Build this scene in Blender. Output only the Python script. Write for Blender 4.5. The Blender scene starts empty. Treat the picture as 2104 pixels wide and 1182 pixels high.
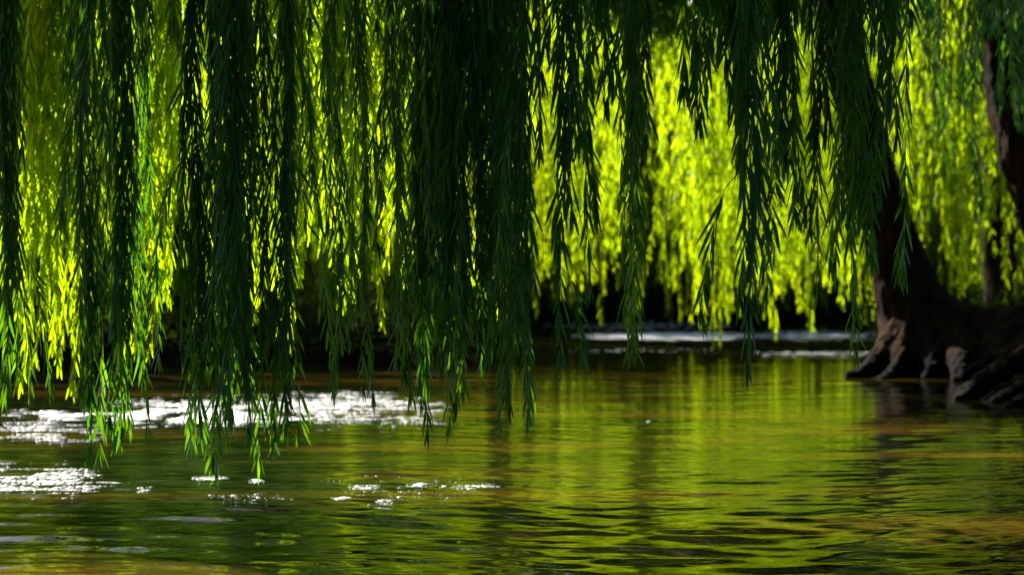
import bpy, math, random
import numpy as np
from mathutils import Vector, noise

# ------------------------------------------------------------------ camera, sky, sun, exposure
sc = bpy.context.scene
COL = sc.collection
FPX, CX, CY, CH = 3507.0, 1052.0, 591.0, 0.8      # focal length in photo pixels, centre, camera height over the water

cam_d = bpy.data.cameras.new('camera')
cam = bpy.data.objects.new('camera', cam_d)
COL.objects.link(cam)
cam.location = (0, 0, CH)
cam.rotation_euler = (math.radians(90), 0, 0)
cam_d.sensor_width = 36.0
cam_d.lens = 36.0 * FPX / 2104.0
cam_d.clip_start = 0.05
cam_d.clip_end = 2000
cam_d.dof.use_dof = True
cam_d.dof.focus_distance = 4.85
cam_d.dof.aperture_fstop = 3.8
sc.camera = cam

SUN_DIR = Vector((-0.54, 0.61, 0.58)).normalized()   # towards the sun: high, from the left and behind the trees
world = bpy.data.worlds.new('World')
sc.world = world
world.use_nodes = True
wn = world.node_tree
bg = wn.nodes['Background']
sky = wn.nodes.new('ShaderNodeTexSky')
sky.sky_type = 'NISHITA'
sky.sun_disc = False
sky.sun_elevation = math.asin(SUN_DIR.z)
sky.sun_rotation = math.atan2(SUN_DIR.x, SUN_DIR.y)
bg.inputs['Strength'].default_value = 0.05
wn.links.new(sky.outputs[0], bg.inputs[0])

sun_d = bpy.data.lights.new('sun', 'SUN')
sun_d.energy = 5.0
sun_d.angle = math.radians(0.5)
sun_d.color = (1.0, 0.93, 0.80)
sun = bpy.data.objects.new('sun', sun_d)
COL.objects.link(sun)
sun.rotation_euler = SUN_DIR.to_track_quat('Z', 'Y').to_euler()

sc.view_settings.view_transform = 'Standard'
sc.view_settings.look = 'None'
sc.view_settings.gamma = 1
sc.view_settings.exposure = 2.15
sc.cycles.max_bounces = 8
sc.cycles.diffuse_bounces = 4
sc.cycles.transmission_bounces = 6
sc.cycles.sample_clamp_indirect = 4


def P(px, py, d):
    return ((px - CX) / FPX * d, d, CH - (py - CY) / FPX * d)


# ------------------------------------------------------------------ materials
def new_mat(name):
    m = bpy.data.materials.new(name)
    m.use_nodes = True
    m.node_tree.nodes.clear()
    return m, m.node_tree.nodes, m.node_tree.links


def leaf_mat(name, refl, trans, refl2, trans2, mix=0.5, spec=0.22):
    m, n, l = new_mat(name)
    out = n.new('ShaderNodeOutputMaterial')
    at = n.new('ShaderNodeAttribute'); at.attribute_name = 'rnd'
    c1 = n.new('ShaderNodeMix'); c1.data_type = 'RGBA'
    c1.inputs[6].default_value = (*refl, 1); c1.inputs[7].default_value = (*refl2, 1)
    c2 = n.new('ShaderNodeMix'); c2.data_type = 'RGBA'
    c2.inputs[6].default_value = (*trans, 1); c2.inputs[7].default_value = (*trans2, 1)
    l.new(at.outputs['Fac'], c1.inputs[0]); l.new(at.outputs['Fac'], c2.inputs[0])
    p = n.new('ShaderNodeBsdfPrincipled')
    p.inputs['Roughness'].default_value = 0.42
    p.inputs['Specular IOR Level'].default_value = spec
    l.new(c1.outputs[2], p.inputs['Base Color'])
    t = n.new('ShaderNodeBsdfTranslucent')
    l.new(c2.outputs[2], t.inputs['Color'])
    mx = n.new('ShaderNodeMixShader'); mx.inputs[0].default_value = mix
    l.new(p.outputs[0], mx.inputs[1]); l.new(t.outputs[0], mx.inputs[2])
    l.new(mx.outputs[0], out.inputs[0])
    return m


LEAF = leaf_mat('willow_leaf', (0.012, 0.088, 0.032), (0.08, 0.27, 0.008), (0.026, 0.110, 0.030), (0.24, 0.44, 0.008), 0.38)  # shaded copy of the leaf, toned deep green to keep strands dark
LIT_LEAF = leaf_mat('sunlit_willow_leaf', (0.050, 0.090, 0.006), (0.33, 0.54, 0.003), (0.060, 0.105, 0.006), (0.53, 0.66, 0.003), 0.68)  # sunlit copy of the willow leaf, with the backlight's yellow in its colour
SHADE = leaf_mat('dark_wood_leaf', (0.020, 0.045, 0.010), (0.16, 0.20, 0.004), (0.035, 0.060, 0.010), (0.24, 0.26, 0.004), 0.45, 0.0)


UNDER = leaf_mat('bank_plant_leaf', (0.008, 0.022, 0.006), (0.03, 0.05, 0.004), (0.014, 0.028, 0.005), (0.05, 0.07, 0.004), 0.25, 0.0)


def noise_mat(name, ca, cb, scale, rough=0.9, bump=0.3, stretch=(1, 1, 1), detail=6):
    m, n, l = new_mat(name)
    out = n.new('ShaderNodeOutputMaterial')
    p = n.new('ShaderNodeBsdfPrincipled'); p.inputs['Roughness'].default_value = rough
    p.inputs['Specular IOR Level'].default_value = 0.06
    tc = n.new('ShaderNodeTexCoord'); mp = n.new('ShaderNodeMapping')
    mp.inputs['Scale'].default_value = stretch
    l.new(tc.outputs['Object'], mp.inputs[0])
    nz = n.new('ShaderNodeTexNoise'); nz.inputs['Scale'].default_value = scale; nz.inputs['Detail'].default_value = detail
    l.new(mp.outputs[0], nz.inputs[0])
    r = n.new('ShaderNodeValToRGB')
    r.color_ramp.elements[0].position = 0.35; r.color_ramp.elements[0].color = (*ca, 1)
    r.color_ramp.elements[1].position = 0.68; r.color_ramp.elements[1].color = (*cb, 1)
    l.new(nz.outputs[0], r.inputs[0]); l.new(r.outputs[0], p.inputs['Base Color'])
    b = n.new('ShaderNodeBump'); b.inputs['Strength'].default_value = bump; b.inputs['Distance'].default_value = 0.05
    l.new(nz.outputs[0], b.inputs['Height']); l.new(b.outputs[0], p.inputs['Normal'])
    l.new(p.outputs[0], out.inputs[0])
    return m


TWIG = noise_mat('twig_bark', (0.05, 0.045, 0.012), (0.09, 0.08, 0.02), 30, 0.7, 0.1)
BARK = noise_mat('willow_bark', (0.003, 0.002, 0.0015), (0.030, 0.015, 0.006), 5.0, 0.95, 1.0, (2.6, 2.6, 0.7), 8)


def shade_foot(m, z0, z1):
    """root shade painted into the bark colour up to a ragged line above the water"""
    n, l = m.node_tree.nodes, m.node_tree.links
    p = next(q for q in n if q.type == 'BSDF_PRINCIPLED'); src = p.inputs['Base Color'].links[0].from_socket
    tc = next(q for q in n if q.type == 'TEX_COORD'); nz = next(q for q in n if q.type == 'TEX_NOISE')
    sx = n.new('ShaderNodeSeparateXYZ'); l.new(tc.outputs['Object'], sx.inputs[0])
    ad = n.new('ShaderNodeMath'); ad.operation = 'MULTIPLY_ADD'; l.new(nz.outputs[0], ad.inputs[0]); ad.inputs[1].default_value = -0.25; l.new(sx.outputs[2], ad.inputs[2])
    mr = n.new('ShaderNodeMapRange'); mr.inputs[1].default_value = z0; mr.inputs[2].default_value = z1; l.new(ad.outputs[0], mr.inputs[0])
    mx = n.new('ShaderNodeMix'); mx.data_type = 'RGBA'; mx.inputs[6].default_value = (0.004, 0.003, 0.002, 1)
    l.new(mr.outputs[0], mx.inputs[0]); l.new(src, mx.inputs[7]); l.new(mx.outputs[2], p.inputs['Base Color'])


shade_foot(BARK, 0.02, 0.16)  # paints the shade at the trunk's foot into the bark
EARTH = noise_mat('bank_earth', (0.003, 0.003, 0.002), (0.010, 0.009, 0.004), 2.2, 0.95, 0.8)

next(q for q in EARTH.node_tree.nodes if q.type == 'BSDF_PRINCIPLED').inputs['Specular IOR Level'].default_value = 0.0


def water_mat():
    m, n, l = new_mat('river_water')
    out = n.new('ShaderNodeOutputMaterial')
    p = n.new('ShaderNodeBsdfPrincipled')
    p.inputs['IOR'].default_value = 1.33
    p.inputs['Roughness'].default_value = 0.03
    tc = n.new('ShaderNodeTexCoord')

    def nz(scale, stretch, detail=3, dist=0.0, loc=(0, 0, 0)):
        mp = n.new('ShaderNodeMapping'); mp.inputs['Scale'].default_value = stretch; mp.inputs['Location'].default_value = loc
        l.new(tc.outputs['Object'], mp.inputs[0])
        t = n.new('ShaderNodeTexNoise'); t.inputs['Scale'].default_value = scale
        t.inputs['Detail'].default_value = detail; t.inputs['Distortion'].default_value = dist
        l.new(mp.outputs[0], t.inputs[0])
        return t.outputs[0]

    def mul(a, v):
        x = n.new('ShaderNodeMath'); x.operation = 'MULTIPLY'; l.new(a, x.inputs[0])
        if isinstance(v, float): x.inputs[1].default_value = v
        else: l.new(v, x.inputs[1])
        return x.outputs[0]

    def add(a, b):
        x = n.new('ShaderNodeMath'); l.new(a, x.inputs[0]); l.new(b, x.inputs[1]); return x.outputs[0]
    # silty body colour: brown streaks where sediment drifts
    silt = nz(0.9, (0.35, 1.6, 1), 5, 0.6)
    r = n.new('ShaderNodeValToRGB')
    r.color_ramp.elements[0].position = 0.50; r.color_ramp.elements[0].color = (0.004, 0.006, 0.0015, 1)
    r.color_ramp.elements[1].position = 0.72; r.color_ramp.elements[1].color = (0.060, 0.034, 0.004, 1)
    l.new(silt, r.inputs[0]); l.new(r.outputs[0], p.inputs['Base Color'])
    fine = nz(24.0, (0.35, 1.0, 1), 3, 0.4)
    calm = nz(0.5, (0.5, 1.3, 1), 2, 0.0, (3, 7, 0))
    rr = n.new('ShaderNodeMapRange'); rr.inputs[1].default_value = 0.35; rr.inputs[2].default_value = 0.65
    rr.inputs[3].default_value = 0.35; rr.inputs[4].default_value = 1.0
    l.new(calm, rr.inputs[0])
    b = n.new('ShaderNodeBump'); b.inputs['Strength'].default_value = 1.0; b.inputs['Distance'].default_value = 0.0034
    l.new(mul(fine, rr.outputs[0]), b.inputs['Height'])
    l.new(b.outputs[0], p.inputs['Normal'])
    l.new(p.outputs[0], out.inputs[0])
    return m


WATER = water_mat()


def foam_mat():
    m, n, l = new_mat('river_foam')
    out = n.new('ShaderNodeOutputMaterial')
    p = n.new('ShaderNodeBsdfPrincipled')
    p.inputs['Base Color'].default_value = (0.86, 0.87, 0.88, 1)
    p.inputs['Roughness'].default_value = 0.45
    at = n.new('ShaderNodeAttribute'); at.attribute_name = 'rnd'      # thickness of the froth: thin films let the water through
    tr = n.new('ShaderNodeBsdfTransparent'); mx = n.new('ShaderNodeMixShader')
    l.new(at.outputs['Fac'], mx.inputs[0]); l.new(tr.outputs[0], mx.inputs[1]); l.new(p.outputs[0], mx.inputs[2])
    l.new(mx.outputs[0], out.inputs[0])
    return m


FOAM = foam_mat()

# ------------------------------------------------------------------ mesh helpers


class MB:
    """collects vertex and face arrays with a material slot and a random value per piece, builds ONE mesh"""

    def __init__(self):
        self.v, self.f, self.r, self.nv = [], [], [], 0

    def add(self, verts, faces, mat, rnd):          # faces: list of int arrays (k, 3 or 4) already offset-free
        verts = np.asarray(verts, dtype=np.float32).reshape(-1, 3)
        for fa in faces:
            self.f.append((np.asarray(fa, dtype=np.int32) + self.nv, mat))
        self.v.append(verts)
        self.r.append(np.broadcast_to(np.asarray(rnd, dtype=np.float32), (len(verts),)).copy())
        self.nv += len(verts)

    def tube(self, pts, rad, sides, mat, rnd=0.5):
        pts = np.asarray(pts, float); n = len(pts)
        rad = np.broadcast_to(np.asarray(rad, float), (n,))
        tan = np.gradient(pts, axis=0)
        tan /= np.linalg.norm(tan, axis=1)[:, None] + 1e-9
        ref = np.where(np.abs(tan[:, 2:3]) > 0.9, np.array([[1., 0, 0]]), np.array([[0, 0, 1.]]))
        if np.mean(np.abs(tan[:, 2])) > 0.6: ref = np.tile([[1., 0, 0]], (n, 1))
        else: ref = np.tile([[0, 0, 1.]], (n, 1))
        u = np.cross(tan, ref); u /= np.linalg.norm(u, axis=1)[:, None] + 1e-9
        w = np.cross(tan, u)
        a = np.linspace(0, 2 * math.pi, sides, endpoint=False)
        ring = (u[:, None] * np.cos(a)[None, :, None] + w[:, None] * np.sin(a)[None, :, None]) * rad[:, None, None] + pts[:, None]
        i = np.arange(n - 1)[:, None] * sides; j = np.arange(sides)[None]; k = (j + 1) % sides
        q = np.stack([i + j, i + k, i + sides + k, i + sides + j], -1).reshape(-1, 4)
        caps = [np.arange(sides)[::-1][None], (np.arange(sides) + (n - 1) * sides)[None]]
        self.add(ring.reshape(-1, 3), [q] + (caps if sides in (3, 4) else []), mat, rnd)

    def leaves(self, base, dirv, rng, length, width, mat, bend=0.25, rows=(0.25, 0.6), rnd=None):
        n = len(base)
        if n == 0: return
        dirv = dirv / (np.linalg.norm(dirv, axis=1)[:, None] + 1e-9)
        side = np.cross(dirv, rng.normal(size=(n, 3)))
        side /= np.linalg.norm(side, axis=1)[:, None] + 1e-9
        nor = np.cross(side, dirv)
        L = length[:, None]; W = width[:, None]
        bv = np.array([[0, 0, -1.0]]) * rng.uniform(0, bend, (n, 1)) + nor * rng.normal(0, 0.09, (n, 1))
        vs = [base]
        prof = {2: (0.85, 1.0), 3: (0.75, 1.0, 0.6)}[len(rows)]
        for t, wv in zip(rows, prof):
            c = base + dirv * L * t + bv * L * t * t
            s = side * W * 0.5 * wv
            vs += [c - s, c + s]
        vs.append(base + dirv * L + bv * L)
        V = np.stack(vs, 1)
        k = V.shape[1]
        o = np.arange(n)[:, None] * k
        tri = [o + np.array([[0, 1, 2]]), o + np.array([[k - 3, k - 1, k - 2]])]
        quads = [o + np.array([[1 + 2 * q, 3 + 2 * q, 4 + 2 * q, 2 + 2 * q]]) for q in range(len(rows) - 1)]
        rv = rng.uniform(0, 1, n) if rnd is None else np.clip(rnd + rng.normal(0, 0.22, n), 0, 1)
        self.add(V.reshape(-1, 3), tri + quads, mat, np.repeat(rv, k))

    def mesh(self, name, mats, smooth=False):
        me = bpy.data.meshes.new(name)
        v = np.concatenate(self.v) if self.v else np.zeros((0, 3), np.float32)
        me.vertices.add(len(v)); me.vertices.foreach_set('co', v.astype(np.float32).ravel())
        loops = np.concatenate([fa.ravel() for fa, _ in self.f])
        tot = np.concatenate([np.full(len(fa), fa.shape[1], np.int32) for fa, _ in self.f])
        mi = np.concatenate([np.full(len(fa), m, np.int32) for fa, m in self.f])
        me.loops.add(len(loops)); me.loops.foreach_set('vertex_index', loops.astype(np.int32))
        start = np.concatenate([[0], np.cumsum(tot)[:-1]]).astype(np.int32)
        me.polygons.add(len(tot))
        me.polygons.foreach_set('loop_start', start)
        me.polygons.foreach_set('loop_total', tot)
        me.polygons.foreach_set('material_index', mi)
        me.polygons.foreach_set('use_smooth', np.full(len(tot), smooth))
        a = me.attributes.new('rnd', 'FLOAT', 'POINT')
        a.data.foreach_set('value', np.concatenate(self.r))
        for m in mats: me.materials.append(m)
        me.update(calc_edges=True)
        return me


def link(name, me, parent=None, loc=(0, 0, 0)):
    o = bpy.data.objects.new(name, me)
    COL.objects.link(o)
    o.parent = parent
    o.location = loc
    return o


def tag(o, label=None, cat=None, group=None, kind=None):
    if label: o['label'] = label
    if cat: o['category'] = cat
    if group: o['group'] = group
    if kind: o['kind'] = kind
    return o


def empty(name, loc):
    o = bpy.data.objects.new(name, None)
    COL.objects.link(o); o.location = loc; o.empty_display_size = 0.3
    return o


# ------------------------------------------------------------------ hanging willow branches
def strand_path(rng, p0, length, n, sway, lean=(0, 0)):
    t = np.linspace(0, 1, n)
    ph = rng.uniform(0, 6.28, 4); fr = rng.uniform(0.5, 2.2, 4)
    amp = sway * np.sqrt(t)
    x = p0[0] + amp * (np.sin(fr[0] * t * 6.28 + ph[0]) - math.sin(ph[0]) * (1 - t)) * 0.6 + lean[0] * t
    y = p0[1] + amp * (np.sin(fr[1] * t * 6.28 + ph[1]) - math.sin(ph[1]) * (1 - t)) * 0.6 + lean[1] * t
    z = p0[2] - length * t
    return np.stack([x, y, z], 1)


def leaf_strand(mb, rng, path, ll, lw, spacing, t0=0.0, rows=(0.25, 0.6), ang=(9, 24), rnd=None, r0=0.0022, sides=3, twig_mat=1, leaf_mat=0, tipfan=True):
    """leaves set alternately along a drooping twig, pointing down and outwards"""
    seg = np.linalg.norm(np.diff(path, axis=0), axis=1)
    s = np.concatenate([[0], np.cumsum(seg)]); L = s[-1]
    if r0 > 0:
        mb.tube(path, np.linspace(r0, r0 * 0.35, len(path)), sides, twig_mat)
    k = max(2, int(L * (1 - t0) / spacing))
    u = np.linspace(t0 * L, L, k) + rng.uniform(-0.4, 0.4, k) * spacing
    u = np.clip(u, 0, L)
    base = np.stack([np.interp(u, s, path[:, i]) for i in range(3)], 1)
    tan = np.stack([np.interp(u, s, np.gradient(path[:, i], s)) for i in range(3)], 1)
    tan /= np.linalg.norm(tan, axis=1)[:, None] + 1e-9
    az = np.arange(k) * 2.4 + rng.uniform(0, 6.28) + rng.normal(0, 0.5, k)
    h = np.stack([np.cos(az), np.sin(az), np.zeros(k)], 1)
    a = np.radians(rng.uniform(*ang, k))[:, None]
    d = tan * np.cos(a) + h * np.sin(a)
    ln = ll * rng.uniform(0.65, 1.15, k) * np.where(u > L - ll * 0.8, 0.8, 1.0)
    mb.leaves(base, d, rng, ln, lw * rng.uniform(0.75, 1.2, k), leaf_mat, 0.3, rows, rnd)
    if tipfan:
        d = np.array([[0, 0, -1.0]] * 4) + rng.normal(0, 0.16, (4, 3))
        mb.leaves(np.repeat(path[-1:], 4, 0), d, rng, ll * rng.uniform(0.6, 0.95, 4), lw * rng.uniform(0.7, 1.0, 4), leaf_mat, 0.1, rows, rnd)


def branch_mesh(rng, length, width, ntw, ll, lw, spacing, rows=(0.25, 0.6), mats=None, r0=0.0022, side_twigs=4, cut=(0.3, 0.95), tint=None, sway=0.05, lean=0.06, name='hanging_branch', thin_top=0.0):
    """one hanging branch: a bundle of drooping twigs from (0,0,0) down to z = -length, `width` across"""
    mb = MB()
    for i in range(ntw):
        Li = length if i == 0 else length * (1 - rng.uniform(0, 1) ** 1.3 * (1 - cut[0])) * 0.98
        p0 = np.array([rng.normal(0, width * 0.30), rng.normal(0, width * 0.30), 0.0]) * (0.35 if i == 0 else 1.0)
        n = max(6, int(Li / 0.10)) if ll < 0.12 else max(6, int(Li / 0.35))
        n = min(n, 40)
        ln = (rng.normal(0, lean * 0.6), rng.normal(0, lean * 0.6))
        path = strand_path(rng, p0, Li, n, sway * rng.uniform(0.5, 1.3), ln)
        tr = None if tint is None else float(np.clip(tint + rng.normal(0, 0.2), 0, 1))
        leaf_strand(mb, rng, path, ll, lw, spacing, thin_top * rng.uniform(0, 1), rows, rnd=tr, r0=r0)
        for q in range(rng.poisson(side_twigs * Li / max(length, 1e-3))):
            k = int(rng.integers(1, n - 1))
            b = path[k]
            sl = min(rng.uniform(0.12, 0.42) * (1 if ll < 0.12 else 2.2), (b[2] + length) * 0.9)
            if sl < 0.08: continue
            az = rng.uniform(0, 6.28); out = rng.uniform(0.25, 0.6) * sl * 0.6
            t = np.linspace(0, 1, 6)
            sp = np.stack([b[0] + math.cos(az) * out * np.sqrt(t), b[1] + math.sin(az) * out * np.sqrt(t), b[2] - sl * (0.75 * t + 0.25 * t * t)], 1)
            leaf_strand(mb, rng, sp, ll, lw, spacing, 0.15, rows, rnd=tr, r0=r0 * 0.6)
    return mb.mesh(name, mats or [LEAF, TWIG])


def limb(mb, a, b, ra, rb, rng, arch=0.6, sides=7, n=10):
    a = np.array(a, float); b = np.array(b, float)
    t = np.linspace(0, 1, n)[:, None]
    p = a + (b - a) * t
    p[:, 2] += arch * np.sin(t[:, 0] * math.pi)
    p[1:-1] += rng.normal(0, 0.03 * np.linalg.norm(b - a) * 0.3, (n - 2, 3))
    mb.tube(p, np.linspace(ra, rb, n), sides, 0)


def leafy_mass(mb, rng, centre, radii, n_tw, ll, lw, spacing, twl=(0.5, 1.0)):
    """short drooping twigs spread through an ellipsoid: the crown that carries and shades the curtain"""
    for i in range(n_tw):
        v = rng.normal(size=3); v /= np.linalg.norm(v)
        v *= rng.uniform(0.2, 1) ** (1 / 3)
        p = np.array(centre) + v * np.array(radii)
        L = rng.uniform(*twl)
        path = strand_path(rng, p, L, 6, 0.08, tuple(rng.normal(0, 0.15, 2)))
        leaf_strand(mb, rng, path, ll, lw, spacing, 0.0, r0=0.003)


# ------------------------------------------------------------------ ground, water
def land(x, y):
    """signed distance-like value: > 0 on the banks"""
    w = 0.35 * np.sin(x * 1.1 + 0.4) + 0.2 * np.sin(x * 2.7 + y * 0.6) + 0.12 * np.sin(x * 5.1 + y * 3.3)
    left = np.minimum(y - 17.2 + w, -0.1 + 0.25 * np.sin(y * 0.7) - x)
    near_left = -6.2 - x + 0.5 * np.sin(y * 0.8)
    far = y - 43.0 + 1.5 * np.sin(x * 0.35)
    right = np.minimum(x - (4.0 + 0.3 * np.sin(y * 1.3)), y - 12.2 + w)
    right = np.minimum(right, 19.0 - y + 0.55 * (x - 4.0))
    behind = -6.0 - y
    return np.maximum.reduce([left, near_left, far, right, behind])


def ground():
    xs = np.concatenate([np.linspace(-500, -30, 24), np.linspace(-28, -9, 40), np.linspace(-8.7, 9, 130), np.linspace(9.4, 28, 40), np.linspace(30, 500, 24)])
    ys = np.concatenate([np.linspace(-300, -12, 16), np.linspace(-11, 9, 30), np.linspace(9.2, 24, 110), np.linspace(24.5, 60, 60), np.linspace(62, 110, 20), np.linspace(120, 700, 18)])
    X, Y = np.meshgrid(xs, ys)
    d = land(X, Y)
    Z = np.where(d > 0, 0.42 * np.tanh(d / 0.8) + 0.004 * np.minimum(d, 30), 0.7 * np.tanh(d / 0.7))
    Z += 0.05 * np.sin(X * 2.3 + 1) * np.sin(Y * 1.9) + 0.03 * np.sin(X * 5.7) * np.sin(Y * 6.3 + 2)
    hz = np.clip((Y - 58) / 45, 0, 1); Z += 20 * hz * hz * (3 - 2 * hz)
    ny, nx = X.shape
    i = np.arange(ny - 1)[:, None] * nx + np.arange(nx - 1)[None]
    q = np.stack([i, i + 1, i + nx + 1, i + nx], -1).reshape(-1, 4)
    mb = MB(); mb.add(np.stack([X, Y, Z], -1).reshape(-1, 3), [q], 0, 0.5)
    tag(link('ground', mb.mesh('ground', [EARTH], True)), kind='structure')


def wave_height(X, Y):
    rng = np.random.default_rng(5)
    Z = np.zeros_like(X)
    dist = np.sqrt(X ** 2 + Y ** 2)
    wx = X + 0.25 * np.sin(Y * 1.1 + X * 0.4); wy = Y + 0.12 * np.sin(X * 1.7) + 0.2 * np.sin(X * 0.55 + 2)
    for i in range(44):
        lam = 0.085 * (1.06 ** i) * rng.uniform(0.9, 1.1)
        th = rng.normal(0, 0.26)                       # crests lie mostly across the view
        k = 2 * math.pi / lam
        a = 0.0026 * (lam / 0.25) ** (1.0 if lam < 0.2 else 0.30) * rng.uniform(0.5, 1.5) * (0.66 if lam < 0.3 else 0.19)
        ph = rng.uniform(0, 6.28)
        mod = 0.5 + 0.5 * np.sin(X * rng.uniform(0.4, 1.6) + Y * rng.uniform(0.3, 1.4) + rng.uniform(0, 6.28))
        step = dist ** 2 / (1900.0 * CH) * 0.8
        fade = np.clip(lam / (step + 1e-4) / 2.5 - 0.6, 0, 1)
        Z += a * mod * fade * np.sin(k * (wx * math.sin(th) + wy * math.cos(th)) + ph)
    return Z


def water():
    ys = [2.6]
    while ys[-1] < 46:
        ys.append(ys[-1] + max(0.008, min(0.10, ys[-1] ** 2 / (1900 * CH) * 0.8)))
    ys = np.array(ys)
    xs = np.linspace(-1, 1, 420)
    X = xs[None] * (0.42 * ys[:, None] + 0.8); Y = np.repeat(ys[:, None], len(xs), 1)
    Z = wave_height(X, Y)
    edge = np.clip((1 - np.abs(xs)[None]) / 0.06, 0, 1) * np.clip((ys[:, None] - 2.6) / 0.4, 0, 1) * np.clip((46 - ys[:, None]) / 3, 0, 1)
    Z = Z * edge
    ny, nx = X.shape
    i = np.arange(ny - 1)[:, None] * nx + np.arange(nx - 1)[None]
    q = np.stack([i, i + 1, i + nx + 1, i + nx], -1).reshape(-1, 4)
    mb = MB(); mb.add(np.stack([X, Y, Z], -1).reshape(-1, 3), [q], 0, 0.5)
    # the rest of the river round the finely rippled stretch, joined at its edge
    yf, yl = ys[0], ys[-1]; hf, hl = X[0, -1], X[-1, -1]
    B = 300.0
    for quad in ([(-B, -B), (B, -B), (B, yf), (-B, yf)], [(-B, yl), (B, yl), (B, B), (-B, B)],
                 [(-B, yf), (-hf, yf), (-hl, yl), (-B, yl)], [(hf, yf), (B, yf), (B, yl), (hl, yl)]):
        mb.add([(a, b, 0) for a, b in quad], [np.array([[0, 1, 2, 3]])], 0, 0.5)
    tag(link('water', mb.mesh('water', [WATER], True)), kind='structure')


ground()
water()


# ------------------------------------------------------------------ foam riding on the current, and flecks standing in for glints
def foam(name, label, boxes, seed):
    """small domed flecks of foam; boxes = (px0, py0, px1, py1, flecks, size m, evenness) on the water plane"""
    rng = np.random.default_rng(seed); mb = MB()
    for (x0, y0, x1, y1, n, size, even) in boxes:
        cnt = 0; tries = 0
        while cnt < n and tries < n * 30:
            tries += 1
            px = rng.uniform(x0, x1); py = y0 + (y1 - y0) * rng.beta(1.8, 1.8)
            e = ((px - (x0 + x1) / 2) / ((x1 - x0) / 2)) ** 2 + ((py - (y0 + y1) / 2) / ((y1 - y0) / 2)) ** 2
            if e > 1: continue
            d = CH * FPX / (py - CY)
            x = (px - CX) / FPX * d
            v = 0.5 * noise.noise(Vector((x * 1.3, d * 1.5, seed))) + 1.1 * noise.noise(Vector((x * 4.5, d * 7.0, seed + 5))) + .5 * noise.noise(Vector((x * 14, d * 20.0, seed + 9)))
            if v < -even + 0.75 * e + rng.normal(0, .16): continue
            a = size * rng.lognormal(0, 0.5); b = a * rng.uniform(0.25, 0.6)
            k = 8
            th = np.linspace(0, 2 * math.pi, k, endpoint=False)
            rr = 1 + rng.normal(0, 0.25, k)
            zb = 0.0012 + rng.uniform(0, 0.001)
            out = np.stack([x + a * rr * np.cos(th), d + b * rr * np.sin(th), np.full(k, zb - 0.003)], 1)
            inn = np.stack([x + a * .8 * rr * np.cos(th), d + b * .8 * rr * np.sin(th), np.full(k, zb)], 1)
            top = np.array([[x, d, zb + 0.0006]])
            j = np.arange(k); jn = (j + 1) % k
            mb.add(np.concatenate([out, inn, top]), [np.stack([j, jn, k + jn, k + j], 1), np.stack([k + j, k + jn, np.full(k, 2 * k)], 1)], 0, float(np.clip(rng.beta(1.5, 2.5) * (1.25 - .8 * e), .03, 1)))
            cnt += 1
    allv = np.concatenate(mb.v).astype(np.float64); allv[:, 2] += wave_height(allv[:, 0], allv[:, 1]); mb.v = [allv]
    tag(link(name, mb.mesh(name, [FOAM], True)), label, 'foam', kind='stuff')


foam('foam', 'broad white ripple glints, laid in as foam flecks, under the hanging tips at left', [  # white flecks stand in for sun glints on the ripples
    (-60, 838, 500, 868, 900, .014, .0), (190, 808, 660, 888, 3400, .013, .1), (400, 800, 930, 872, 2600, .013, .1), (560, 850, 1000, 886, 260, .007, -.1)], 1)
foam('foam', 'pale bluish sky sheen, laid in as foam flecks, at the left edge of the water', [(-190, 942, 270, 1032, 2600, .007, .05), (-80, 860, 240, 915, 900, .008, .05)], 2)  # flecks laid in for sky reflected by tilted ripples
foam('foam', 'scattered small pinkish white flecks floating on the open brown water', [(390, 978, 480, 992, 70, .009, .5), (505, 984, 545, 994, 30, .009, .5), (690, 1018, 725, 1030, 34, .009, .7), (720, 996, 785, 1006, 40, .008, .5),
     (840, 992, 880, 1003, 40, .009, .7), (925, 995, 1030, 1007, 70, .008, .4), (770, 1028, 810, 1036, 22, .008, .6), (280, 1002, 320, 1010, 20, .007, .6), (380, 1005, 620, 1035, 70, .004, .3), (600, 965, 1050, 1045, 130, .0035, .4), (1326, 865, 1336, 869, 4, .006, .9)], 3)
foam('foam', 'thin white foam line on the far water behind the hanging strands', [(1175, 682, 1570, 700, 2600, .045, .5), (1080, 656, 1560, 682, 400, .03, .1), (1500, 676, 1830, 702, 700, .035, .2), (1540, 718, 1825, 736, 300, .02, .1), (1090, 714, 1500, 726, 80, .015, .0)], 4)


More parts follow.
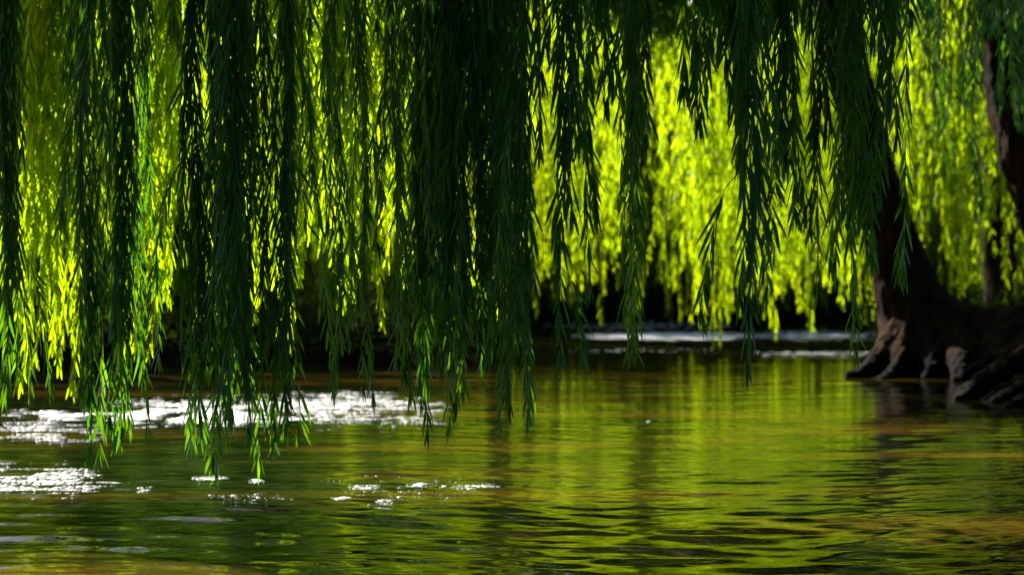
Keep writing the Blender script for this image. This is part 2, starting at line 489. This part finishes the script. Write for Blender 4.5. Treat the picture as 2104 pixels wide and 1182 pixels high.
# ------------------------------------------------------------------ the leaning willow at the right
def leaning_willow():
    root = tag(empty('willow_tree', (3.8, 15.6, 0.0)), 'leaning dark willow trunk with spreading roots on the right bank', 'tree', 'willow trees along the river')
    ox, oy, oz = root.location
    rng = np.random.default_rng(11)

    def voxel(name, tubes, vox, amp, seed):
        mb = MB()
        for pts in tubes:
            p = np.array([P(a, b, d) for a, b, d, r in pts]) - np.array([ox, oy, oz])
            r = np.array([q[3] / FPX * q[2] for q in pts])
            # resample smoothly
            t = np.linspace(0, len(p) - 1, (len(p) - 1) * 8 + 1)
            pp = np.stack([np.interp(t, np.arange(len(p)), p[:, i]) for i in range(3)], 1); rr = np.interp(t, np.arange(len(p)), r)
            for _ in range(12):
                pp[1:-1] = (pp[:-2] + pp[1:-1] * 2 + pp[2:]) / 4; rr[1:-1] = (rr[:-2] + rr[1:-1] * 2 + rr[2:]) / 4
            mb.tube(pp, rr, 16, 0)
            # closed ends so the remesher sees volumes
            for e in (0, -1):
                base = mb.nv - 16 * len(pp) - (0 if e == 0 else 1)
                ids = np.arange(16) + (0 if e == 0 else 16 * (len(pp) - 1)) + base
                c = mb.nv
                ids = ids if e == -1 else ids[::-1]
                mb.v.append(pp[e:e + 1].astype(np.float32) if e == 0 else pp[-1:].astype(np.float32)); mb.r.append(np.array([.5], np.float32)); mb.nv += 1
                mb.f.append((np.stack([ids, np.roll(ids, -1), np.full(16, c)], 1).astype(np.int32), 0))
                # keep base offsets right for the second cap
                if e == 0:
                    mb._cap = True
                    base_fix = True
                    mb.v[-1] = mb.v[-1]
        me = mb.mesh(name + '_raw', [BARK])
        o = bpy.data.objects.new(name + '_raw', me); COL.objects.link(o)
        m = o.modifiers.new('r', 'REMESH'); m.mode = 'VOXEL'; m.voxel_size = vox
        s = o.modifiers.new('s', 'SMOOTH'); s.iterations = 5; s.factor = 0.6
        dg = bpy.context.evaluated_depsgraph_get()
        me2 = bpy.data.meshes.new_from_object(o.evaluated_get(dg))
        bpy.data.objects.remove(o)
        n = len(me2.vertices)
        co = np.empty(n * 3, np.float32); me2.vertices.foreach_get('co', co); co = co.reshape(-1, 3)
        no = np.empty(n * 3, np.float32); me2.vertices.foreach_get('normal', no); no = no.reshape(-1, 3)
        h = np.array([abs(noise.noise(Vector((c[0] * 9 + seed, c[1] * 9, c[2] * 2.4)))) + 0.6 * noise.noise(Vector((c[0] * 2.5, c[1] * 2.5 + seed, c[2] * 1.2))) + 0.35 * noise.noise(Vector((c[0] * 26, c[1] * 26, c[2] * 9 + seed))) for c in co])
        co = co + no * (amp * h)[:, None]
        me2.vertices.foreach_set('co', co.ravel()); me2.polygons.foreach_set('use_smooth', np.ones(len(me2.polygons), bool))
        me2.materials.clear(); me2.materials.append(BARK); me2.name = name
        me2.update()
        return link(name, me2, root)

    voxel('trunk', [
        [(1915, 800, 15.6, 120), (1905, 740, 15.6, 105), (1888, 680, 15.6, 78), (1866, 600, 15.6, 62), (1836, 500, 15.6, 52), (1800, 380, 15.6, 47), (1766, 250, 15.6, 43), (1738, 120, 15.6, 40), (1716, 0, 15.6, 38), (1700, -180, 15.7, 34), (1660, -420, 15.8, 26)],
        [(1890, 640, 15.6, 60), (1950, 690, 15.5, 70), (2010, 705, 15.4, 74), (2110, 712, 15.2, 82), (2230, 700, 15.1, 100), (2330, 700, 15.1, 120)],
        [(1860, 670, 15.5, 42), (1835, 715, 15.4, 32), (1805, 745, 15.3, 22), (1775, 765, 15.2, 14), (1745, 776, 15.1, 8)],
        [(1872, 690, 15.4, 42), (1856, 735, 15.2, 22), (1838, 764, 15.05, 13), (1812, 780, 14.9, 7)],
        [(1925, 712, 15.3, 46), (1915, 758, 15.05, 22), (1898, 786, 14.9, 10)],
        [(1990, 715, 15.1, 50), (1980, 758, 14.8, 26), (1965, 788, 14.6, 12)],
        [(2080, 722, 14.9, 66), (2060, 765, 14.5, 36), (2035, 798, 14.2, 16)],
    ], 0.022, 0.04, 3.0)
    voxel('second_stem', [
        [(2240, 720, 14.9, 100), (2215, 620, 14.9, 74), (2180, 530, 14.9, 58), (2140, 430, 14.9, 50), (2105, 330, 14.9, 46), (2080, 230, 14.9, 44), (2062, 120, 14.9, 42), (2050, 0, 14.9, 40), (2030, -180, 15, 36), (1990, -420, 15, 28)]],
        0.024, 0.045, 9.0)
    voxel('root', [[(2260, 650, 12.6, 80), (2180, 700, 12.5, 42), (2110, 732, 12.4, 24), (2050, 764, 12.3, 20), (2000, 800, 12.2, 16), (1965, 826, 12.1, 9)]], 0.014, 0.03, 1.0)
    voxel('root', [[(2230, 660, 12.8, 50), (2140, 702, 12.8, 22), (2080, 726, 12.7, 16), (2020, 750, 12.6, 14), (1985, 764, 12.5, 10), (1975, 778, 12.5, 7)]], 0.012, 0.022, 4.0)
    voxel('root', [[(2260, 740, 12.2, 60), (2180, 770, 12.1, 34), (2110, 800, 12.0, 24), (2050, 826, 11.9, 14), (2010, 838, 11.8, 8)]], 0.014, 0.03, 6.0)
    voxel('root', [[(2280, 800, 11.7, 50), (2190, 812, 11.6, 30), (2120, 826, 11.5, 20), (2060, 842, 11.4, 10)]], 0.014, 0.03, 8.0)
    # boughs over the water and the drooping crown on them
    mb = MB()
    tops = [(1700, -180, 15.7), (2030, -180, 15.0)]
    ends = [((-0.5, 15.0, 5.6), 0), ((1.5, 12.0, 5.4), 0), ((2.5, 10.0, 4.8), 0), ((3.6, 9.0, 4.6), 1), ((5.5, 11.0, 5.4), 1), ((6.5, 14.0, 6.0), 1), ((4.0, 18.0, 6.4), 0), ((2.0, 17.0, 6.3), 0), ((0.2, 12.6, 5.0), 0), ((1.2, 11.4, 4.7), 0), ((2.0, 13.6, 5.6), 0), ((4.6, 13.0, 5.8), 1), ((3.0, 11.2, 4.9), 0), ((6.6, 11.6, 5.4), 1), ((5.6, 16.4, 6.4), 1), ((-0.6, 18.1, 5.2), 0), ((0.25, 17.9, 4.7), 0), ((-0.15, 17.4, 4.25), 0), ((-0.3, 15.3, 4.5), 0), ((-1.1, 15.9, 4.9), 0), ((0.75, 15.5, 4.15), 0), ((1.1, 18.2, 4.35), 0), ((1.5, 18.6, 4.3), 0), ((2.0, 18.5, 4.3), 0), ((2.8, 18.4, 4.4), 0), ((3.6, 18.2, 4.6), 0)]  # clumps mostly above the view, many added to shade the roots and strands
    for e, k in ends:
        limb(mb, np.array(P(*tops[k])) - root.location, np.array(e) - root.location, 0.12, 0.02, rng, 0.7)
    link('bough', mb.mesh('bough', [BARK], True), root)
    mb = MB()
    for e, k in ends:
        leafy_mass(mb, rng, np.array(e) - root.location + np.array([0, 0, 0.1]), (.95, 1.0, 0.55) if e[1] > 15.2 and e[0] < 3.8 else (1.3, 1.2, 0.7), 190, .13, .026, .03, (.3, .5) if e[1] > 15.2 else (.4, .8))
    link('crown', mb.mesh('crown', [LEAF, TWIG]), root)
    for (px, ty, d, w, nt) in [(1905, 200, 10.2, 60, 6), (1945, 330, 9.8, 70, 9), (1985, 430, 10.0, 60, 9), (2062, 190, 9.4, 70, 10),
                               (2095, 250, 9.2, 60, 9), (2130, 200, 9.6, 70, 9), (2075, 250, 12.0, 50, 5), (1930, 130, 9.4, 90, 9), (2090, 100, 9.0, 90, 9)]:
        x, y, z = P(px, ty, d); top = 4.6 + rng.uniform(-.2, .4)
        me = branch_mesh(rng, top - z, w / FPX * d, nt, .10, .011, .024, mats=[LEAF, TWIG], side_twigs=5, tint=.3)
        link('hanging_branch', me, root, (x - ox, y - oy, top - oz))
    return root


leaning_willow()


# ------------------------------------------------------------------ the near willow: the dark curtain
def near_willow():
    root = tag(empty('willow_tree', (-7.6, 6.6, 0.5)), 'nearest willow whose dark shaded strands hang across the top of the view', 'tree', 'willow trees along the river')
    ox, oy, oz = root.location
    rng = np.random.default_rng(21)
    mb = MB()
    limb(mb, (0, 0, -0.4), (0.6, -.3, 2.6), 0.42, 0.32, rng, 0, 14)
    link('trunk', mb.mesh('trunk', [BARK], True), root)
    mb = MB()
    for (e, r) in [((4.6, 5.5, 3.4), .15), ((4.4, 5.3, 3.6), .1), ((-1.0, 6.2, 3.6), .1), ((2.4, 6.0, 3.7), .08), ((-3.5, 4.6, 3.4), .1)]:
        limb(mb, (0.6, -.3, 2.5), np.array(e) - np.array([ox, oy, oz]), 0.22, 0.03, rng, 0.5, 8, 14)
    link('bough', mb.mesh('bough', [BARK], True), root)
    mb = MB()
    for x in np.arange(-6.4, 3.6, 0.55):
        leafy_mass(mb, rng, (x - ox, 5.9 - oy + rng.uniform(-.1, .1), 3.25 - oz + rng.uniform(-.15, .15)), (.55, .75, .75), 150, .12, .024, .024, (.3, .65))
    for x in np.arange(-6.0, 6.1, 1.2):  # unseen crown over and behind the camera, added to cut sky light
        for y in (-4.5, -3, -1.5, 0, 1.5, 3.0, 4.2):
            leafy_mass(mb, rng, (x - ox, y - oy, 4.0 - oz + rng.uniform(-.2, .2)), (.8, .9, .5), 26, .16, .04, .04, (.3, .7))
    link('crown', mb.mesh('crown', [LEAF, TWIG]), root)
    # (photo x, photo y of the tip, distance, width px, twigs)
    L = [(14, 832, 4.5, 70, 7), (190, 940, 4.35, 48, 5), (247, 945, 4.45, 60, 6), (300, 890, 5.3, 40, 3), (392, 915, 4.5, 50, 5), (436, 900, 4.5, 60, 6), (474, 966, 4.35, 70, 8), (534, 960, 4.4, 36, 3),
         (588, 922, 4.4, 60, 5), (500, 860, 4.6, 50, 5), (625, 750, 5.4, 30, 2), (690, 806, 5.4, 30, 2), (736, 822, 5.2, 36, 3), (800, 742, 5.1, 50, 5), (822, 820, 5.3, 34, 2), (884, 906, 5.3, 44, 4),
         (940, 894, 5.3, 50, 5), (1032, 882, 5.1, 60, 7), (1082, 864, 4.4, 40, 4), (870, 800, 4.6, 80, 9), (930, 780, 4.5, 90, 11), (990, 760, 4.5, 90, 11), (1040, 700, 5.0, 60, 7), (1000, 620, 4.7, 90, 10), (900, 600, 4.7, 90, 10),
         (1122, 520, 4.8, 22, 2), (1176, 738, 4.5, 40, 5), (1216, 590, 5.0, 30, 3), (1284, 728, 5.2, 38, 4), (1320, 722, 5.1, 22, 2), (1288, 480, 4.9, 36, 3), (1340, 300, 5.1, 30, 1),
         (1395, 190, 4.8, 30, 2), (1440, 222, 4.8, 30, 2), (1480, 268, 4.9, 34, 3), (1540, 762, 4.4, 44, 5), (1520, 380, 4.9, 60, 6), (1560, 260, 4.9, 70, 7), (1618, 345, 4.8, 50, 6), (1642, 450, 4.9, 30, 3), (1590, 190, 5.0, 80, 8),
         (1692, 600, 4.9, 40, 4), (1740, 722, 5.0, 46, 5), (1762, 540, 4.9, 40, 4), (1798, 510, 4.8, 30, 3), (1790, 240, 4.8, 40, 4), (1735, 260, 4.8, 50, 4), (1838, 300, 4.8, 34, 3), (1858, 570, 5.1, 20, 1), (1825, 130, 4.9, 50, 4),
         (1178, 300, 4.8, 30, 3), (1248, 215, 4.9, 30, 2), (1280, 240, 4.8, 40, 4)]
    frng = random.Random(4)
    cols = [(-10, 30), (135, 175), (200, 285), (345, 420), (420, 525), (625, 690), (785, 850), (850, 960), (960, 1085)]
    for k in range(3):          # the shorter strands that close the upper left
        a, b = cols[k % 9]
        L.append((frng.uniform(a, b), frng.choice([180, 260, 330, 420, 500, 600]) + frng.uniform(-40, 40), frng.uniform(4.5, 5.2), frng.uniform(40, 70), frng.choice([3, 4, 5, 5])))
    for k in range(12):
        L.append((-20 + 95 * k + frng.uniform(-30, 30), frng.uniform(60, 200), frng.uniform(4.6, 5.4), 40, 3))
    for (px, ty, d, w, nt) in L:
        x, y, z = P(px, ty, d); top = 2.75 + rng.uniform(-.25, .25)
        right = px > 1095
        me = branch_mesh(rng, top - z - .03, w / FPX * d * (.40 if right else .42), max(1, int(nt * (.75 if right else 1.3 if ty > 780 else .75 if px < 850 else 1.0) + .5)), .100 if right else .085, .0098 if right else .0080, .0165, (.2, .5, .8), side_twigs=1.8, tint=.3, sway=.028, lean=.03, cut=(.84 if ty > 780 else .72, .985))
        link('hanging_branch', me, root, (x - ox, y - oy, top - oz))


near_willow()


# ------------------------------------------------------------------ the sunlit willow just behind it, at left
def sunlit_willow():
    root = tag(empty('willow_tree', (-8.4, 11.5, 0.5)), 'sunlit yellow green willow hanging close behind the dark strands at left', 'tree', 'willow trees along the river')
    ox, oy, oz = root.location
    rng = np.random.default_rng(31)
    mb = MB()
    limb(mb, (0, 0, -0.4), (0.9, -.6, 2.8), 0.40, 0.28, rng, 0, 14)
    link('trunk', mb.mesh('trunk', [BARK], True), root)
    mb = MB()
    for e in [(0.8, 7.2, 3.6), (-1.2, 7.6, 3.9), (-2.4, 8.2, 4.1)]:
        limb(mb, (0.9, -.6, 2.7), np.array(e) - np.array([ox, oy, oz]), 0.2, 0.02, rng, 0.5, 8, 14)
    link('bough', mb.mesh('bough', [BARK], True), root)
    L = [(72, 780, 6.8, 50, 4), (136, 786, 6.9, 60, 5), (100, 700, 7.0, 60, 5), (160, 690, 7.1, 50, 4), (50, 640, 7.1, 60, 5), (230, 730, 7.0, 50, 4), (205, 600, 7.2, 60, 4), (290, 700, 7.0, 60, 4), (346, 720, 6.9, 40, 4), (320, 560, 7.2, 60, 4),
         (20, 560, 7.0, 60, 5), (400, 640, 7.1, 50, 4), (440, 560, 7.2, 60, 4), (570, 700, 7.0, 46, 5), (545, 600, 7.1, 50, 5), (600, 560, 7.2, 60, 5), (575, 470, 7.3, 60, 5), (690, 620, 7.0, 50, 5), (735, 600, 7.1, 60, 5), (760, 645, 7.0, 44, 4),
         (710, 480, 7.3, 60, 5), (640, 520, 7.2, 50, 4), (830, 560, 7.1, 44, 4), (850, 420, 7.2, 50, 4), (940, 560, 7.2, 60, 4), (1010, 560, 7.1, 50, 4), (1060, 640, 7.0, 30, 4), (1050, 500, 7.2, 34, 4), (780, 400, 7.3, 70, 4), (500, 420, 7.3, 50, 3), (260, 460, 7.3, 70, 4), (130, 460, 7.3, 70, 4), (380, 380, 7.3, 70, 4), (60, 700, 6.95, 50, 5), (110, 740, 6.95, 50, 5), (85, 560, 6.95, 60, 5), (150, 620, 6.95, 50, 4), (190, 500, 6.7, 60, 4), (300, 600, 6.95, 46, 4), (325, 480, 6.7, 50, 4), (560, 640, 6.95, 46, 5), (585, 540, 6.95, 46, 5), (610, 480, 6.7, 46, 4), (545, 420, 6.7, 46, 4), (700, 560, 6.95, 46, 4), (740, 500, 6.95, 46, 5), (725, 380, 6.7, 60, 4), (820, 500, 6.95, 36, 4), (1065, 560, 6.95, 30, 3)]
    for (px, ty, d, w, nt) in L:
        x, y, z = P(px, ty, d); top = 3.3 + rng.uniform(-.3, .3)
        me = branch_mesh(rng, top - z, w / FPX * d * .8, max(2, int(nt * 1.0 + .5)), .092, .0100, .017, (.2, .5, .8), mats=[LIT_LEAF, TWIG], side_twigs=4, tint=.5, cut=(.5, .95))
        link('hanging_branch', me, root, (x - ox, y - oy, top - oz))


sunlit_willow()

# ------------------------------------------------------------------ willows across the water
vr = np.random.default_rng(41)
VAR = {}
for mname, mats in (('lit', [LIT_LEAF, TWIG]), ('green', [LEAF, TWIG])):
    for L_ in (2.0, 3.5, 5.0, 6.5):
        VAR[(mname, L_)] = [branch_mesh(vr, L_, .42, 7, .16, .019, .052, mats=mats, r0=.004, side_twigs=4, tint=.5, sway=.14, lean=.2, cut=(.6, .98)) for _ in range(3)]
LENGTHS = (2.0, 3.5, 5.0, 6.5)


def hang(root, rng, x, y, tip, top, mname):
    want = top - tip
    L_ = min(LENGTHS, key=lambda q: abs(q - want))
    me = VAR[(mname, L_)][int(rng.integers(3))]
    s = want / L_
    o = link('hanging_branch', me, root, (x - root.location.x, y - root.location.y, top - root.location.z))
    o.scale = (rng.uniform(.8, 1.2), rng.uniform(.8, 1.2), s)
    o.rotation_euler = (0, 0, rng.uniform(0, 6.28))
    return o


def far_willow(x, y, R, H, tip, n, mname, seed, label, inner=0.55, tipvar=0.5, spots=()):
    root = tag(empty('willow_tree', (x, y, 0.3)), label, 'tree', 'willow trees along the river')
    rng = np.random.default_rng(seed)
    mb = MB()
    lean = rng.normal(0, .4, 2)
    limb(mb, (0, 0, -.5), (lean[0], lean[1], H * .55), .32, .2, rng, 0, 10)
    link('trunk', mb.mesh('trunk', [BARK], True), root)
    tops = []
    for (px, ty, d) in spots:
        p = P(px, ty, d); top = min(max(p[2] + 2.6, rng.uniform(5.0, 6.4)), 7)
        hang(root, rng, p[0], p[1], p[2], top, mname); tops.append((p[0], p[1], top))
    for i in range(n):
        a = rng.uniform(0, 6.28); r = R * math.sqrt(rng.uniform(inner ** 2, 1))
        top = (H + 1.5) * (1 - .42 * (r / R) ** 2) * rng.uniform(.85, 1.05)
        px_, py_ = x + r * math.cos(a), y + r * math.sin(a)
        tz = tip + rng.uniform(0, 1) ** 1.4 * tipvar * 3 if rng.uniform() < .65 else rng.uniform(tip, top - 1.8)
        hang(root, rng, px_, py_, tz, top, mname); tops.append((px_, py_, top))
    mb = MB()
    for (a, b, c) in tops[::4]:
        limb(mb, (lean[0], lean[1], H * .5), (a - x, b - y, c - .3), .09, .012, rng, .5, 5, 6)
    link('bough', mb.mesh('bough', [BARK], True), root)
    return root


fr = random.Random(9)
far_willow(6.2, 19.4, 3.0, 7.5, .9, 5, 'lit', 51, 'bright sunlit willow draping over the white foam line in the middle distance', spots=[(fr.uniform(1070, 1800), fr.uniform(560, 652), fr.uniform(23, 25.5)) for _ in range(24)] + [
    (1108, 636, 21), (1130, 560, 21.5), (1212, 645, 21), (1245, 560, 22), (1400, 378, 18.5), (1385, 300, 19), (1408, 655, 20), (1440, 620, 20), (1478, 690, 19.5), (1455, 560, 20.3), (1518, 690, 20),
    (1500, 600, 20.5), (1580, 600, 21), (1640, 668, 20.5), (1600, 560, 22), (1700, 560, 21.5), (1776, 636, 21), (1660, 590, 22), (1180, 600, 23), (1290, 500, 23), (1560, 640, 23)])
far_willow(7.4, 25.5, 3.8, 7.5, .55, 36, 'lit', 52, 'glowing yellow willow behind the fork of the leaning trunk', tipvar=.4, spots=[
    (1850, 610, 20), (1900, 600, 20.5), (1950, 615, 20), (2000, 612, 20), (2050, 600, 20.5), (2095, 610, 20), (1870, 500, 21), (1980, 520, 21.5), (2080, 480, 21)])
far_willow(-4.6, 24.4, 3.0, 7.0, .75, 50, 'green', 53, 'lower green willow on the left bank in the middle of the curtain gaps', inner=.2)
far_willow(-9.4, 23.4, 3.4, 7.0, .85, 56, 'lit', 54, 'yellow willow on the left bank at the left edge of the view', inner=.3)
far_willow(-2.8, 39.0, 4.4, 9.5, .6, 60, 'lit', 55, 'tall willow behind the left bank seen between strands', inner=.3, spots=[(fr.uniform(640, 1075), fr.uniform(500, 600), fr.uniform(27, 33)) for _ in range(26)])
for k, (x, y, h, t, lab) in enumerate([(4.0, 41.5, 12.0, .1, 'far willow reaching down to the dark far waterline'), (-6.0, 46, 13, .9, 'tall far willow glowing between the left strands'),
        (9.5, 41, 12, .4, 'far yellow willow showing between the leaning trunk and the second stem'), (-8.5, 42, 12, .9, 'far yellow willow behind the left bank willows'), (1.2, 46, 13, .5, 'rearmost sunlit willow at the head of the open water')]):
    far_willow(x, y, 4.4, h, t, 56, 'lit', 70 + k, lab, inner=.3)
far_willow(11.5, 34.0, 4.6, 9.0, .5, 60, 'lit', 57, 'far pale willow at the right edge behind the second stem', inner=.3)
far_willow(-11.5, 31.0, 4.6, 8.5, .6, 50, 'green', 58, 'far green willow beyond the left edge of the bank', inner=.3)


# ------------------------------------------------------------------ the wood behind and the undergrowth on the banks
def wood():
    rng = np.random.default_rng(61); mb = MB()
    for k in range(74):
        if k < 56: x = -48 + 96 * k / 55 + rng.uniform(-1, 1); y = 53 + rng.uniform(-2, 7)
        else: x = -34 + 68 * (k - 56) / 17 + rng.uniform(-1, 1); y = -15 + rng.uniform(-5, 3)  # unseen trees behind the camera, added to cut sky fill
        limb(mb, (x, y, 0), (x + rng.normal(0, .6), y, 24 if -13 < x < 26 else 14), .4, .12, rng, 0, 6)
        for c in range(34 if -13 < x < 26 else 22):
            zc = rng.uniform(.5, 6) if c < 8 else rng.uniform(5, 36 if -13 < x < 26 else 22)  # tops above the view raised to keep sky out of the ripples
            ctr = np.array([x, y, zc]) + rng.normal(0, 1.5, 3) * [1, 1, 0]
            m = 170
            v = rng.normal(size=(m, 3)); v /= np.linalg.norm(v, axis=1)[:, None]
            b = ctr + v * rng.uniform(.3, 1, (m, 1)) ** .5 * np.array([2.3, 1.7, 1.6])
            d = rng.normal(size=(m, 3)) * [.6, .6, .4] + [0, 0, -.8]
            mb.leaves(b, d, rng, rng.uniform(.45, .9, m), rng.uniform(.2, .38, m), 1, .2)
    tag(link('woods', mb.mesh('woods', [BARK, SHADE])), 'dark wood closing the view behind the willows, plus unseen trees added behind the camera', 'woods', kind='stuff')


def undergrowth():
    rng = np.random.default_rng(62); mb = MB()
    n = 0
    for k in range(9000):
        x = rng.uniform(-11, 12); y = rng.uniform(12.5, 50)
        d = float(land(np.array(x), np.array(y)))
        if d < .12 or d > 5: continue
        if x > 2.5 and y < 18 or -0.9 < x < 2 and y < 30: continue
        h = rng.uniform(.2, .75) if x < 1.5 and y < 26 else rng.uniform(.15, .5)
        m = 26
        b = np.array([x, y, .34 * math.tanh(d / .8)]) + rng.normal(0, 1, (m, 3)) * [.22, .22, .05] + np.stack([np.zeros(m), np.zeros(m), rng.uniform(0, h, m)], 1)
        dv = rng.normal(0, .5, (m, 3)) + [0, 0, .6]
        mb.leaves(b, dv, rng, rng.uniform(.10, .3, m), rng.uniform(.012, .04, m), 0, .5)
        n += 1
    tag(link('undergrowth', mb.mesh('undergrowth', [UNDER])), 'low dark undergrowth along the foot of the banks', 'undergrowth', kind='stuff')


wood()
undergrowth()
